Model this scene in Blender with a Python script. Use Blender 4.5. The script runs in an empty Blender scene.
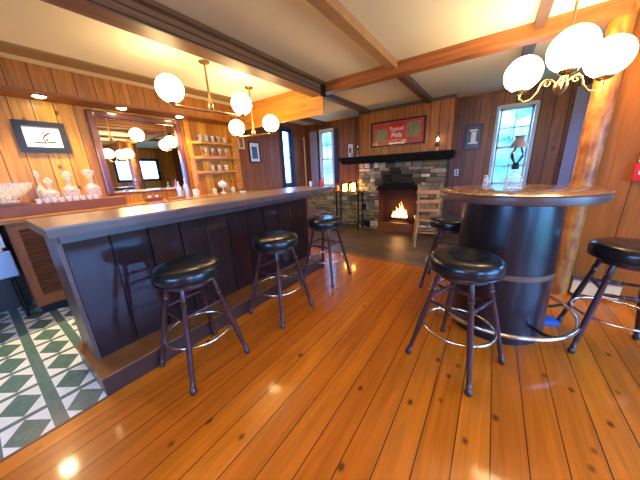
import bpy, bmesh, math, random
from mathutils import Vector, Matrix
random.seed(7)
PI = math.pi
SC = bpy.context.scene
COL = SC.collection

# ------------------------------------------------------------------ materials
def new_mat(name):
    m = bpy.data.materials.new(name); m.use_nodes = True
    nt = m.node_tree; nt.nodes.clear()
    out = nt.nodes.new('ShaderNodeOutputMaterial')
    return m, nt, out
def nd(nt, typ, **kw):
    n = nt.nodes.new(typ)
    for k, v in kw.items():
        if k == 'op': n.operation = v
        else: setattr(n, k, v)
    return n
def mth(nt, op, a, b=None, clamp=False):
    n = nt.nodes.new('ShaderNodeMath'); n.operation = op; n.use_clamp = clamp
    for i, v in enumerate((a, b)):
        if v is None: continue
        if isinstance(v, (int, float)): n.inputs[i].default_value = v
        else: nt.links.new(v, n.inputs[i])
    return n.outputs[0]
def mixc(nt, fac, a, b, mode='MIX'):
    n = nt.nodes.new('ShaderNodeMix'); n.data_type = 'RGBA'; n.blend_type = mode
    for s, v in ((n.inputs[0], fac), (n.inputs[6], a), (n.inputs[7], b)):
        if isinstance(v, (int, float)): s.default_value = v
        elif isinstance(v, tuple): s.default_value = (*v, 1) if len(v) == 3 else v
        else: nt.links.new(v, s)
    return n.outputs[2]
def bsdf(nt, out, color=None, rough=.5, metal=0, spec=.5, coat=0, coat_rough=.1, bump=None, bstr=.3, bdist=.01, trans=0, ior=1.45, emit=None, estr=0):
    b = nt.nodes.new('ShaderNodeBsdfPrincipled')
    def st(nm, v):
        s = b.inputs[nm]
        if isinstance(v, (int, float)): s.default_value = v
        elif isinstance(v, tuple): s.default_value = (*v, 1)
        else: nt.links.new(v, s)
    st('Base Color', color); st('Roughness', rough); st('Metallic', metal); st('Specular IOR Level', spec)
    st('Coat Weight', coat); st('Coat Roughness', coat_rough); st('Transmission Weight', trans); st('IOR', ior)
    if emit: st('Emission Color', emit); st('Emission Strength', estr)
    if bump is not None:
        bn = nt.nodes.new('ShaderNodeBump'); bn.inputs['Strength'].default_value = bstr; bn.inputs['Distance'].default_value = bdist
        nt.links.new(bump, bn.inputs['Height']); nt.links.new(bn.outputs[0], b.inputs['Normal'])
    nt.links.new(b.outputs[0], out.inputs[0])
    return b
def plain(name, color, rough=.5, metal=0, spec=.5, coat=0, vary=.12, scale=9, bstr=.1, **kw):
    m, nt, out = new_mat(name)
    tc = nd(nt, 'ShaderNodeTexCoord'); no = nd(nt, 'ShaderNodeTexNoise'); no.inputs['Scale'].default_value = scale; no.inputs['Detail'].default_value = 4
    nt.links.new(tc.outputs['Object'], no.inputs['Vector'])
    dark = tuple(max(0, c * (1 - vary)) for c in color); lite = tuple(min(1, c * (1 + vary)) for c in color)
    c = mixc(nt, no.outputs[0], dark, lite)
    bsdf(nt, out, c, rough, metal, spec, coat, bump=no.outputs[0], bstr=bstr, bdist=.004, **kw)
    return m
def emis(name, color, strength):
    m, nt, out = new_mat(name)
    e = nd(nt, 'ShaderNodeEmission'); e.inputs[0].default_value = (*color, 1); e.inputs[1].default_value = strength
    nt.links.new(e.outputs[0], out.inputs[0]); return m
def boards(name, across, along, width, c1, c2, knot=(.05, .015, .006), rough=.4, spec=.5, coat=0, gw=.02, knots=.5, gcol=(.02, .008, .004), grain=1.0, bstr=.5, knotscale=5.0, off=0.0, coat_rough=.12, worn=None, vary=.5):
    """planks laid side by side: one tone per plank, grain along it, knots, dark joints"""
    m, nt, out = new_mat(name)
    tc = nd(nt, 'ShaderNodeTexCoord'); sp = nd(nt, 'ShaderNodeSeparateXYZ'); nt.links.new(tc.outputs['Object'], sp.inputs[0])
    A = sp.outputs[across]; L = sp.outputs[along]; O = sp.outputs[3 - across - along]
    t = mth(nt, 'DIVIDE', mth(nt, 'ADD', A, 50 * width + off), width)
    idx = mth(nt, 'FLOOR', t); fr = mth(nt, 'FRACT', t)
    wn = nd(nt, 'ShaderNodeTexWhiteNoise', noise_dimensions='1D'); nt.links.new(idx, wn.inputs['W'])
    cv = nd(nt, 'ShaderNodeCombineXYZ')
    nt.links.new(mth(nt, 'MULTIPLY', A, 26), cv.inputs[0])
    nt.links.new(mth(nt, 'ADD', mth(nt, 'MULTIPLY', L, 1.6), mth(nt, 'MULTIPLY', wn.outputs[0], 37)), cv.inputs[1])
    nt.links.new(mth(nt, 'MULTIPLY', O, 8), cv.inputs[2])
    g = nd(nt, 'ShaderNodeTexNoise'); g.inputs['Scale'].default_value = 1; g.inputs['Detail'].default_value = 5; g.inputs['Distortion'].default_value = .8
    nt.links.new(cv.outputs[0], g.inputs['Vector'])
    # knots: cells about a plank wide
    kv = nd(nt, 'ShaderNodeCombineXYZ')
    nt.links.new(mth(nt, 'MULTIPLY', A, knotscale * 1.5), kv.inputs[0])
    nt.links.new(mth(nt, 'ADD', mth(nt, 'MULTIPLY', L, knotscale), mth(nt, 'MULTIPLY', wn.outputs[0], 11)), kv.inputs[1])
    vo = nd(nt, 'ShaderNodeTexVoronoi'); vo.inputs['Scale'].default_value = 1; nt.links.new(kv.outputs[0], vo.inputs['Vector'])
    # only some cells carry a knot
    sel = nd(nt, 'ShaderNodeSeparateColor'); nt.links.new(vo.outputs['Color'], sel.inputs[0])
    has = mth(nt, 'LESS_THAN', sel.outputs[0], knots)
    kd = nd(nt, 'ShaderNodeMapRange'); kd.inputs[1].default_value = .06; kd.inputs[2].default_value = .16; kd.inputs[3].default_value = 1; kd.inputs[4].default_value = 0
    nt.links.new(vo.outputs['Distance'], kd.inputs[0])
    km = mth(nt, 'MULTIPLY', kd.outputs[0], has, True)
    base = mixc(nt, mth(nt, 'ADD', mth(nt, 'MULTIPLY', wn.outputs[0], vary), .5 - vary / 2), c1, c2)
    gm = nd(nt, 'ShaderNodeMapRange'); gm.inputs[1].default_value = .3; gm.inputs[2].default_value = .7; gm.inputs[3].default_value = 1 - .45 * grain; gm.inputs[4].default_value = 1.12
    nt.links.new(g.outputs[0], gm.inputs[0])
    gc = nd(nt, 'ShaderNodeCombineColor'); [nt.links.new(gm.outputs[0], gc.inputs[i]) for i in range(3)]
    c = mixc(nt, 1.0, base, gc.outputs[0], 'MULTIPLY')
    c = mixc(nt, mth(nt, 'MULTIPLY', km, .85), c, knot)
    if worn:
        wn2 = nd(nt, 'ShaderNodeTexNoise'); wn2.inputs['Scale'].default_value = 1.3; wn2.inputs['Detail'].default_value = 3
        nt.links.new(tc.outputs['Object'], wn2.inputs['Vector'])
        wr = nd(nt, 'ShaderNodeMapRange'); wr.inputs[1].default_value = .45; wr.inputs[2].default_value = .7; wr.inputs[4].default_value = .6
        nt.links.new(wn2.outputs[0], wr.inputs[0]); c = mixc(nt, wr.outputs[0], c, worn)
    e = mth(nt, 'LESS_THAN', mth(nt, 'ABSOLUTE', mth(nt, 'SUBTRACT', fr, .5)), .5 - gw)   # 1 on the board
    c = mixc(nt, e, gcol, c)
    h = mth(nt, 'ADD', mth(nt, 'MULTIPLY', e, 1.0), mth(nt, 'MULTIPLY', g.outputs[0], .18))
    rr = mth(nt, 'ADD', mth(nt, 'MULTIPLY', g.outputs[0], .16), rough - .08)
    bsdf(nt, out, c, rr, 0, spec, coat, coat_rough, bump=h, bstr=bstr, bdist=.004)
    return m

M = {}
M['floor'] = boards('pine_floor', 0, 1, .142, (.50, .10, .004), (.78, .205, .008), knot=(.05, .012, .003), rough=.34, spec=.4, coat=.42, gw=.018, knots=.75, knotscale=5.5, grain=.6, bstr=.2, coat_rough=.09, vary=.7)
M['pine_w'] = boards('knotty_pine_panelling', 1, 2, .165, (.46, .15, .010), (.88, .43, .035), rough=.38, gw=.022, knots=.5, knotscale=4, vary=1)
M['pine_x'] = boards('knotty_pine_board_wall', 0, 2, .235, (.34, .085, .008), (.43, .12, .012), rough=.35, gw=.012, knots=.22, knotscale=3, off=-.03, knot=(.12, .03, .01), grain=.6)
M['dark_w'] = boards('red_brown_panelling', 1, 2, .17, (.2, .06, .02), (.34, .11, .035), rough=.42, gw=.025, knots=.3, knotscale=4)
M['dark_x'] = boards('red_brown_panel_boards', 0, 2, .16, (.15, .045, .02), (.36, .12, .04), rough=.42, gw=.03, knots=.4, knotscale=4, vary=1)
M['breast_x'] = boards('amber_panel_boards', 0, 2, .15, (.34, .10, .015), (.56, .20, .03), rough=.4, gw=.03, knots=.3, knotscale=4)
M['soffit'] = boards('soffit_boards', 1, 2, .165, (.3, .1, .018), (.45, .17, .03), rough=.42, gw=.02, knots=.3, knotscale=4)
M['barfront'] = boards('dark_stained_boards', 1, 2, .225, (.014, .007, .007), (.035, .013, .010), knot=(.01, .005, .004), rough=.5, spec=.1, coat=.65, grain=.5, gw=.02, knots=.08, off=-.055, bstr=.12, gcol=(.003, .002, .002), coat_rough=.07)
M['bartop'] = boards('worn_varnished_bar_top', 0, 1, .28, (.2, .1, .055), (.3, .16, .09), rough=.32, spec=.5, coat=.25, gw=.004, knots=.2, knotscale=3, worn=(.33, .22, .14), coat_rough=.2, bstr=.08)
M['darkedge'] = plain('dark_edge_wood', (.11, .052, .036), .38, coat=.2, vary=.6, scale=9, coat_rough=.2)
M['counter'] = boards('amber_counter_top', 0, 1, .3, (.42, .17, .05), (.5, .21, .06), rough=.25, coat=.4, gw=.004, knots=.2, knotscale=3)
M['cab'] = plain('cabinet_brown_wood', (.24, .075, .018), .4, vary=.3, scale=12)
M['tabletop'] = boards('round_table_wood', 0, 1, .2, (.27, .13, .06), (.4, .2, .09), rough=.2, spec=.6, coat=.6, gw=.004, knots=.15, knotscale=3, worn=(.36, .21, .11), coat_rough=.1, bstr=.06)
M['mahog'] = plain('purple_mahogany', (.13, .035, .04), .22, coat=.5, vary=.3, scale=10)
M['beam'] = boards('old_brown_beam', 2, 1, .052, (.12, .055, .03), (.3, .14, .075), rough=.5, gw=.11, knots=.1, knotscale=3, gcol=(.04, .02, .015))
M['beam_o'] = boards('orange_cross_beam', 2, 0, .3, (.36, .11, .03), (.42, .14, .035), rough=.4, gw=.004, knots=.2, knotscale=3)
M['beam_d'] = plain('dark_ceiling_beam', (.11, .06, .05), .5, vary=.3, scale=10)
M['beam_m'] = plain('tan_ceiling_beam', (.36, .19, .09), .5, vary=.25, scale=10)
M['header'] = boards('golden_header_board', 2, 0, .6, (.62, .24, .03), (.7, .28, .035), rough=.3, coat=.4, gw=.001, knots=.3, knotscale=3)
M['kick'] = plain('scuffed_bar_step', (.26, .09, .02), .35, coat=.2, vary=.5, scale=7)
M['kickface'] = plain('scuffed_step_riser', (.05, .022, .016), .35, coat=.3, vary=.4, scale=7)
M['log'] = None
M['ceil'] = plain('cream_ceiling_plaster', (.78, .73, .63), .9, vary=.04, scale=3, bstr=.15)
M['plaster'] = plain('pale_wall_plaster', (.6, .42, .26), .8, vary=.05)
M['black'] = plain('black_paint', (.012, .012, .014), .35)
M['vinyl'] = plain('black_vinyl', (.005, .007, .009), .3, spec=.45, coat=.35, vary=.2, scale=30, coat_rough=.08)
M['legwood'] = plain('dark_cherry_turned_wood', (.045, .014, .014), .35, coat=.35, vary=.3, scale=20)
M['chrome'] = plain('polished_chrome', (.75, .72, .68), .18, 1, vary=.04)
M['brass'] = plain('aged_brass', (.4, .26, .12), .3, 1, vary=.2)
M['copper'] = plain('tan_hoop', (.16, .085, .045), .5, .2, vary=.2)
M['stave'] = boards('black_barrel_staves', 0, 2, .09, (.004, .003, .006), (.010, .007, .010), rough=.36, spec=.5, coat=.3, gw=.04, knots=.1, coat_rough=.2)
M['iron'] = plain('black_iron', (.02, .018, .018), .45, .6)
M['steel'] = plain('brushed_steel', (.28, .31, .36), .35, .9)
M['white'] = plain('white_paint', (.75, .75, .74), .5, vary=.04)
M['winframe'] = plain('weathered_white_frame', (.5, .52, .56), .5, vary=.08)
M['casing'] = plain('weathered_brown_casing', (.2, .12, .12), .5, vary=.2)
M['strip'] = plain('olive_brown_strip', (.27, .17, .08), .6, vary=.2)
M['louvre'] = plain('dark_louvre_wood', (.13, .042, .014), .4, vary=.3)
M['smoke'] = plain('smoky_brown_glass', (.3, .22, .18), .2, coat=.4)
M['lav'] = plain('pale_lavender_cloth', (.34, .3, .42), .85, vary=.15)
M['navy'] = plain('navy_shutter', (.02, .03, .07), .4)
M['chair'] = plain('honey_chair_wood', (.5, .21, .055), .35, coat=.3, vary=.25, scale=18)
M['redwood'] = plain('red_chair_wood', (.2, .045, .035), .35, coat=.3, vary=.2, scale=18)
M['red'] = plain('red_enamel', (.7, .02, .015), .35)
M['cream'] = plain('cream_metal', (.85, .6, .26), .5, vary=.04)
M['soot'] = plain('soot_black', (.012, .011, .011), .95, spec=.1, vary=.3)
M['firebrick'] = plain('scorched_brick', (.07, .022, .014), .8, vary=.4, scale=14)
M['bark'] = plain('charred_log', (.06, .03, .02), .9, vary=.5, scale=25, bstr=.6)
M['blue'] = plain('blue_plastic', (.03, .13, .45), .4)
M['gold'] = plain('bright_brass', (.7, .5, .2), .25, 1, vary=.15)
M['amber'] = plain('amber_glass', (.55, .2, .03), .15, spec=.7)
M['slateback'] = plain('clear_white_card', (.7, .68, .62), .7, vary=.05)

def glass_mat(name, tint=(.95, .98, 1), fac=.25, rough=.03):
    m, nt, out = new_mat(name)
    t = nd(nt, 'ShaderNodeBsdfTransparent'); t.inputs[0].default_value = (*tint, 1)
    g = nd(nt, 'ShaderNodeBsdfGlossy'); g.inputs['Roughness'].default_value = rough
    lw = nd(nt, 'ShaderNodeLayerWeight'); lw.inputs[0].default_value = fac
    mx = nd(nt, 'ShaderNodeMixShader'); nt.links.new(lw.outputs['Fresnel'], mx.inputs[0])
    nt.links.new(t.outputs[0], mx.inputs[1]); nt.links.new(g.outputs[0], mx.inputs[2]); nt.links.new(mx.outputs[0], out.inputs[0])
    return m
M['pane'] = glass_mat('window_pane', (.97, .99, 1), .12)
M['glass'] = glass_mat('clear_glass', (.9, .93, .95), .45, .06)
def cut_glass():
    m, nt, out = new_mat('cut_crystal')
    tc = nd(nt, 'ShaderNodeTexCoord'); vo = nd(nt, 'ShaderNodeTexVoronoi'); vo.inputs['Scale'].default_value = 60
    nt.links.new(tc.outputs['Object'], vo.inputs['Vector'])
    t = nd(nt, 'ShaderNodeBsdfTransparent'); t.inputs[0].default_value = (.92, .93, .92, 1)
    b = nd(nt, 'ShaderNodeBsdfPrincipled'); b.inputs['Base Color'].default_value = (.85, .85, .82, 1); b.inputs['Roughness'].default_value = .08; b.inputs['Specular IOR Level'].default_value = 1
    bp = nd(nt, 'ShaderNodeBump'); bp.inputs['Strength'].default_value = .9; bp.inputs['Distance'].default_value = .01
    nt.links.new(vo.outputs['Distance'], bp.inputs['Height']); nt.links.new(bp.outputs[0], b.inputs['Normal'])
    mx = nd(nt, 'ShaderNodeMixShader')
    mr = nd(nt, 'ShaderNodeMapRange'); mr.inputs[1].default_value = 0; mr.inputs[2].default_value = .6; mr.inputs[3].default_value = .75; mr.inputs[4].default_value = .3
    nt.links.new(vo.outputs['Distance'], mr.inputs[0]); nt.links.new(mr.outputs[0], mx.inputs[0])
    nt.links.new(t.outputs[0], mx.inputs[1]); nt.links.new(b.outputs[0], mx.inputs[2]); nt.links.new(mx.outputs[0], out.inputs[0])
    return m
M['crystal'] = cut_glass()
def mirror_mat():
    m, nt, out = new_mat('silvered_mirror'); bsdf(nt, out, (.82, .8, .78), .015, 1.0); return m
M['mirror'] = mirror_mat()
def tile_mat():
    m, nt, out = new_mat('green_and_white_lino')
    tc = nd(nt, 'ShaderNodeTexCoord'); sp = nd(nt, 'ShaderNodeSeparateXYZ'); nt.links.new(tc.outputs['Object'], sp.inputs[0])
    u = mth(nt, 'FRACT', mth(nt, 'DIVIDE', mth(nt, 'ADD', sp.outputs[0], 2.05 + 6), .3))
    v = mth(nt, 'FRACT', mth(nt, 'DIVIDE', mth(nt, 'ADD', sp.outputs[1], -.03 + 7.2), .24))
    strip = mth(nt, 'MAXIMUM', mth(nt, 'GREATER_THAN', u, .88), mth(nt, 'GREATER_THAN', v, .75))
    p = mth(nt, 'ABSOLUTE', mth(nt, 'SUBTRACT', mth(nt, 'MULTIPLY', u, 2 / .88), 1))
    q = mth(nt, 'ABSOLUTE', mth(nt, 'SUBTRACT', mth(nt, 'MULTIPLY', v, 2 / .75), 1))
    dia = mth(nt, 'LESS_THAN', mth(nt, 'ADD', p, q), 1)
    green = mth(nt, 'MAXIMUM', strip, dia)
    no = nd(nt, 'ShaderNodeTexNoise'); no.inputs['Scale'].default_value = 22; no.inputs['Detail'].default_value = 6; no.inputs['Distortion'].default_value = 1.5
    nt.links.new(tc.outputs['Object'], no.inputs['Vector'])
    gcol = mixc(nt, no.outputs[0], (.05, .12, .095), (.17, .27, .225)); wcol = mixc(nt, no.outputs[0], (.68, .74, .7), (.9, .93, .88))
    bsdf(nt, out, mixc(nt, green, wcol, gcol), .22, 0, .5, .2)
    return m
M['tile'] = tile_mat()
def slate_mat():
    m, nt, out = new_mat('brown_slate_paving')
    tc = nd(nt, 'ShaderNodeTexCoord'); vo = nd(nt, 'ShaderNodeTexVoronoi', feature='DISTANCE_TO_EDGE'); vo.inputs['Scale'].default_value = 2.6
    v2 = nd(nt, 'ShaderNodeTexVoronoi'); v2.inputs['Scale'].default_value = 2.6
    nt.links.new(tc.outputs['Object'], vo.inputs['Vector']); nt.links.new(tc.outputs['Object'], v2.inputs['Vector'])
    s = nd(nt, 'ShaderNodeSeparateColor'); nt.links.new(v2.outputs['Color'], s.inputs[0])
    c = mixc(nt, s.outputs[0], (.07, .04, .018), (.19, .105, .045))
    j = mth(nt, 'LESS_THAN', vo.outputs['Distance'], .02)
    c = mixc(nt, j, c, (.12, .07, .035))
    bsdf(nt, out, c, .42, 0, .5, 0, bump=vo.outputs['Distance'], bstr=.15)
    return m
M['slate'] = slate_mat()
def stone_mat():
    m, nt, out = new_mat('field_stone')
    at = nd(nt, 'ShaderNodeAttribute', attribute_name='tone')
    tc = nd(nt, 'ShaderNodeTexCoord'); no = nd(nt, 'ShaderNodeTexNoise'); no.inputs['Scale'].default_value = 18; no.inputs['Detail'].default_value = 8
    nt.links.new(tc.outputs['Object'], no.inputs['Vector'])
    c = mixc(nt, no.outputs[0], (.3, .3, .3), (1.4, 1.4, 1.4)); c = mixc(nt, 1, at.outputs['Color'], c, 'MULTIPLY')
    bsdf(nt, out, c, .8, 0, .3, bump=no.outputs[0], bstr=.8, bdist=.015)
    return m
M['stone'] = stone_mat()
M['mortar'] = plain('lime_mortar', (.09, .07, .045), .95, vary=.3, scale=30)
def log_mat():
    m, nt, out = new_mat('peeled_log')
    tc = nd(nt, 'ShaderNodeTexCoord'); mp = nd(nt, 'ShaderNodeMapping'); mp.inputs['Scale'].default_value = (9, 9, 4.5)
    nt.links.new(tc.outputs['Object'], mp.inputs[0])
    no = nd(nt, 'ShaderNodeTexNoise'); no.inputs['Scale'].default_value = 2; no.inputs['Detail'].default_value = 5; nt.links.new(mp.outputs[0], no.inputs['Vector'])
    cr = nd(nt, 'ShaderNodeMapRange'); cr.inputs[1].default_value = .35; cr.inputs[2].default_value = .65; nt.links.new(no.outputs[0], cr.inputs[0])
    c = mixc(nt, cr.outputs[0], (.26, .07, .012), (.55, .22, .04))
    bsdf(nt, out, c, .4, 0, .4, .15, bump=no.outputs[0], bstr=.5, bdist=.02)
    return m
M['log'] = log_mat()
M['globe'] = emis('lit_opal_globe', (1, .72, .36), 20)
M['globe_b'] = emis('lit_opal_globe_far', (1, .68, .30), 17)
M['puck'] = emis('lit_recessed_lens', (1, .85, .55), 30)
M['candle'] = emis('lit_candle_jar', (1, .45, .08), 50)
M['smallbulb'] = emis('lit_small_bulb', (1, .7, .4), 50)
def flame_mat():
    m, nt, out = new_mat('burning_flame')
    tc = nd(nt, 'ShaderNodeTexCoord'); sp = nd(nt, 'ShaderNodeSeparateXYZ'); nt.links.new(tc.outputs['Generated'], sp.inputs[0])
    e = nd(nt, 'ShaderNodeEmission'); c = mixc(nt, sp.outputs[2], (1, .62, .22), (1, .22, .02)); nt.links.new(c, e.inputs[0]); e.inputs[1].default_value = 5
    nt.links.new(e.outputs[0], out.inputs[0]); return m
M['flame'] = flame_mat()

# ------------------------------------------------------------------ mesh builder
class MB:
    def __init__(s): s.bm = bmesh.new()
    def box(s, x0, x1, y0, y1, z0, z1, bev=0, mat=None):
        r = bmesh.ops.create_cube(s.bm, size=1); vs = r['verts']
        for v in vs:
            v.co = Vector(((x0 + x1) / 2 + v.co.x * (x1 - x0), (y0 + y1) / 2 + v.co.y * (y1 - y0), (z0 + z1) / 2 + v.co.z * (z1 - z0)))
            if mat: v.co = mat @ v.co
        if bev:
            es = list({e for v in vs for e in v.link_edges})
            bmesh.ops.bevel(s.bm, geom=es, offset=bev, segments=2, affect='EDGES', profile=.6)
        return s
    def lathe(s, prof, c=(0, 0, 0), n=32, mat=None):
        """prof: (r, z) pairs bottom to top"""
        rings = []
        for r, z in prof:
            if r < 1e-5:
                p = Vector((c[0], c[1], c[2] + z)); rings.append([s.bm.verts.new(mat @ p if mat else p)]); continue
            ring = []
            for i in range(n):
                a = 2 * PI * i / n; p = Vector((c[0] + r * math.cos(a), c[1] + r * math.sin(a), c[2] + z))
                ring.append(s.bm.verts.new(mat @ p if mat else p))
            rings.append(ring)
        for a, b in zip(rings, rings[1:]):
            if len(a) == 1 and len(b) == 1: continue
            for i in range(n):
                j = (i + 1) % n
                if len(a) == 1: s.bm.faces.new((a[0], b[j], b[i]))
                elif len(b) == 1: s.bm.faces.new((a[i], a[j], b[0]))
                else: s.bm.faces.new((a[i], a[j], b[j], b[i]))
        for ring, flip in ((rings[0], True), (rings[-1], False)):
            if len(ring) > 2: s.bm.faces.new(ring[::-1] if flip else ring)
        return s
    def turned(s, p0, p1, prof, n=12):
        """lathe along the segment p0->p1; prof: (t, r)"""
        p0, p1 = Vector(p0), Vector(p1); d = p1 - p0; q = d.to_track_quat('Z', 'Y').to_matrix().to_4x4()
        m = Matrix.Translation(p0) @ q; L = d.length
        return s.lathe([(r, t * L) for t, r in prof], n=n, mat=m)
    def tube(s, pts, r, n=10, closed=False):
        pts = [Vector(p) for p in pts]; rings = []; N = len(pts)
        up = Vector((0, 0, 1)); prev = None
        for i, p in enumerate(pts):
            if closed: t = (pts[(i + 1) % N] - pts[i - 1])
            else: t = pts[min(i + 1, N - 1)] - pts[max(i - 1, 0)]
            t.normalize()
            if prev is None:
                u = t.orthogonal().normalized() if abs(t.z) > .99 else t.cross(up).normalized()
            else:
                u = (prev - t * prev.dot(t)).normalized()
            prev = u; w = t.cross(u); rr = r[i] if isinstance(r, (list, tuple)) else r
            rings.append([s.bm.verts.new(p + rr * (math.cos(2 * PI * k / n) * u + math.sin(2 * PI * k / n) * w)) for k in range(n)])
        lim = N if closed else N - 1
        for i in range(lim):
            a, b = rings[i], rings[(i + 1) % N]
            for k in range(n): s.bm.faces.new((a[k], a[(k + 1) % n], b[(k + 1) % n], b[k]))
        if not closed: s.bm.faces.new(rings[0][::-1]); s.bm.faces.new(rings[-1])
        return s
    def ring(s, c, R, r, n=48, m=10): return s.tube([(c[0] + R * math.cos(2 * PI * i / n), c[1] + R * math.sin(2 * PI * i / n), c[2]) for i in range(n)], r, m, True)
    def sphere(s, c, r, sub=3, sx=1, sy=1, sz=1):
        g = bmesh.ops.create_icosphere(s.bm, subdivisions=sub, radius=r)
        for v in g['verts']: v.co = Vector((v.co.x * sx + c[0], v.co.y * sy + c[1], v.co.z * sz + c[2]))
        return s
    def prism(s, poly, z0, z1):
        b = [s.bm.verts.new((x, y, z0)) for x, y in poly]; t = [s.bm.verts.new((x, y, z1)) for x, y in poly]
        s.bm.faces.new(b[::-1]); s.bm.faces.new(t); n = len(poly)
        for i in range(n): s.bm.faces.new((b[i], b[(i + 1) % n], t[(i + 1) % n], t[i]))
        return s
    def build(s, name, mat, parent=None, smooth=False, recalc=True, **kw):
        if recalc: bmesh.ops.recalc_face_normals(s.bm, faces=s.bm.faces)
        me = bpy.data.meshes.new(name); s.bm.to_mesh(me); s.bm.free()
        if smooth:
            for p in me.polygons: p.use_smooth = True
            try: me.set_sharp_from_angle(angle=math.radians(42))
            except Exception: pass
        me.materials.append(mat)
        o = bpy.data.objects.new(name, me); COL.objects.link(o)
        if parent: o.parent = parent
        for k, v in kw.items(): o[k] = v
        return o
def tag(o, label, cat, group=None, kind=None):
    o['label'] = label; o['category'] = cat
    if group: o['group'] = group
    if kind: o['kind'] = kind
    return o
def empty(name, loc=(0, 0, 0), rz=0, label=None, cat=None, group=None):
    o = bpy.data.objects.new(name, None); COL.objects.link(o); o.location = loc; o.rotation_euler = (0, 0, rz); o.empty_display_size = .05
    if label: tag(o, label, cat, group)
    return o
def copy_tree(o, parent=None):
    c = o.copy(); COL.objects.link(c)
    if parent: c.parent = parent
    for ch in list(o.children): copy_tree(ch, c)
    return c
def struct(o): o['kind'] = 'structure'; return o

# ------------------------------------------------------------------ the room
H = 2.43
WX, EX, SY, NY, MY = -4.15, 3.0, -2.6, 5.45, 3.24
def sbox(name, m, *b, bev=0): return struct(MB().box(*b, bev=bev).build(name, m))
sbox('floor_planks', M['floor'], -1.82, EX, SY, MY, -.1, 0)
sbox('floor_under_bar', M['floor'], -2.42, -1.82, .2, MY, -.1, -.001)
tile = MB().box(-3.9, -1.82, SY, .2, -.1, .0).box(WX, -2.42, .2, MY, -.1, 0).box(WX, -3.9, SY, .2, -.1, 0); struct(tile.build('floor_tiles', M['tile']))
sbox('floor_hearth', M['slate'], WX, EX, MY, NY, -.1, .002)
sbox('trim_floor_joint', M['kick'], -2.42, .55, MY - .012, MY + .012, -.01, .006)
sbox('trim_tile_edge', M['darkedge'], -1.828, -1.812, SY, .2, -.01, .004)
sbox('ceiling', M['ceil'], WX - .1, EX + .1, SY - .1, NY + .1, H, H + .1)

def wall_x(name, m, x0, x1, y0, y1, holes, z1=H):
    """wall whose faces look along X; holes (ya, yb, za, zb)"""
    b = MB(); cur = y0
    for ya, yb, za, zb in sorted(holes):
        if ya > cur: b.box(x0, x1, cur, ya, 0, z1)
        if za > 0: b.box(x0, x1, ya, yb, 0, za)
        if zb < z1: b.box(x0, x1, ya, yb, zb, z1)
        cur = yb
    if y1 > cur: b.box(x0, x1, cur, y1, 0, z1)
    return struct(b.build(name, m))
def wall_y(name, m, y0, y1, x0, x1, holes, z0=0, z1=H):
    b = MB(); cur = x0
    for xa, xb, za, zb in sorted(holes):
        if xa > cur: b.box(cur, xa, y0, y1, z0, z1)
        if za > z0: b.box(xa, xb, y0, y1, z0, za)
        if zb < z1: b.box(xa, xb, y0, y1, zb, z1)
        cur = xb
    if x1 > cur: b.box(cur, x1, y0, y1, z0, z1)
    return struct(b.build(name, m))
W4 = (4.50, 4.84, 1.0, 2.26)
wall_x('wall_west', M['pine_w'], WX - .1, WX, SY, 3.2, [])
wall_x('wall_west_far', M['dark_w'], WX - .1, WX, 3.2, NY, [W4])
EA, EB, EC = (.35, 2.35, .08, 2.1), (-1.9, -.3, .5, 2.1), (3.36, 4.8, 1.25, 2.0)
wall_x('wall_east', M['pine_w'], EX, EX + .1, SY, NY, [EA, EB, EC])
SA = (-1.6, .2, .8, 2.1)
wall_y('wall_south', M['pine_x'], SY - .1, SY, WX, EX, [SA])
NA, NB, NC = (-3.70, -3.32, .92, 2.22), (-.06, .44, .93, 2.15), (1.02, 1.6, .93, 2.15)
sbox('trim_window_board', M['lav'], .85, .985, 5.42, 5.45, .6, 2.3)
wall_y('wall_north', M['dark_x'], NY, NY + .1, WX, EX, [NA, NB, NC])
wall_y('wall_chimney_breast', M['breast_x'], 5.10, NY, -2.45, -.68, [], z0=1.40)
wall_y('wall_partition', M['pine_x'], MY, MY + .1, .70, 1.35, [])

def window_y(name, x0, x1, z0, z1, y, nx, nz, frame=M['winframe'], fw=.035):
    """window in a wall facing Y: casing, sashes, muntins, pane"""
    r = struct(empty(name, ((x0 + x1) / 2, y, z0)))
    cx = (x0 + x1) / 2
    def L(b): return b
    f = MB(); w = (x1 - x0) / 2; h = z1 - z0
    for s in (-1, 1): f.box(s * w - .022, s * w + .022, -.03, .03, -.04, h + .04)
    f.box(-w, w, -.045, .03, h, h + .05); f.box(-w - .03, w + .03, -.07, .03, -.045, 0)
    f.build('window_frame', frame, r)
    g = MB()
    g.box(-w + .03, w - .03, .0, .03, h / 2 - .02, h / 2 + .02); g.box(-w + .03, w - .03, .0, .03, .0, .035); g.box(-w + .03, w - .03, .0, .03, h - .035, h)
    for s in (-1, 1): g.box(s * (w - .045) - .016, s * (w - .045) + .016, 0, .03, 0, h)
    for i in range(1, nx): X = -w + 2 * w * i / nx; g.box(X - .008, X + .008, .005, .025, 0, h)
    for i in range(1, nz): Z = h * i / nz; g.box(-w + .03, w - .03, .005, .025, Z - .011, Z + .011)
    g.build('window_sash', frame, r)
    MB().box(-w + .03, w - .03, .012, .018, .01, h - .01).build('window_pane', M['pane'], r)
    return r
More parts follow.
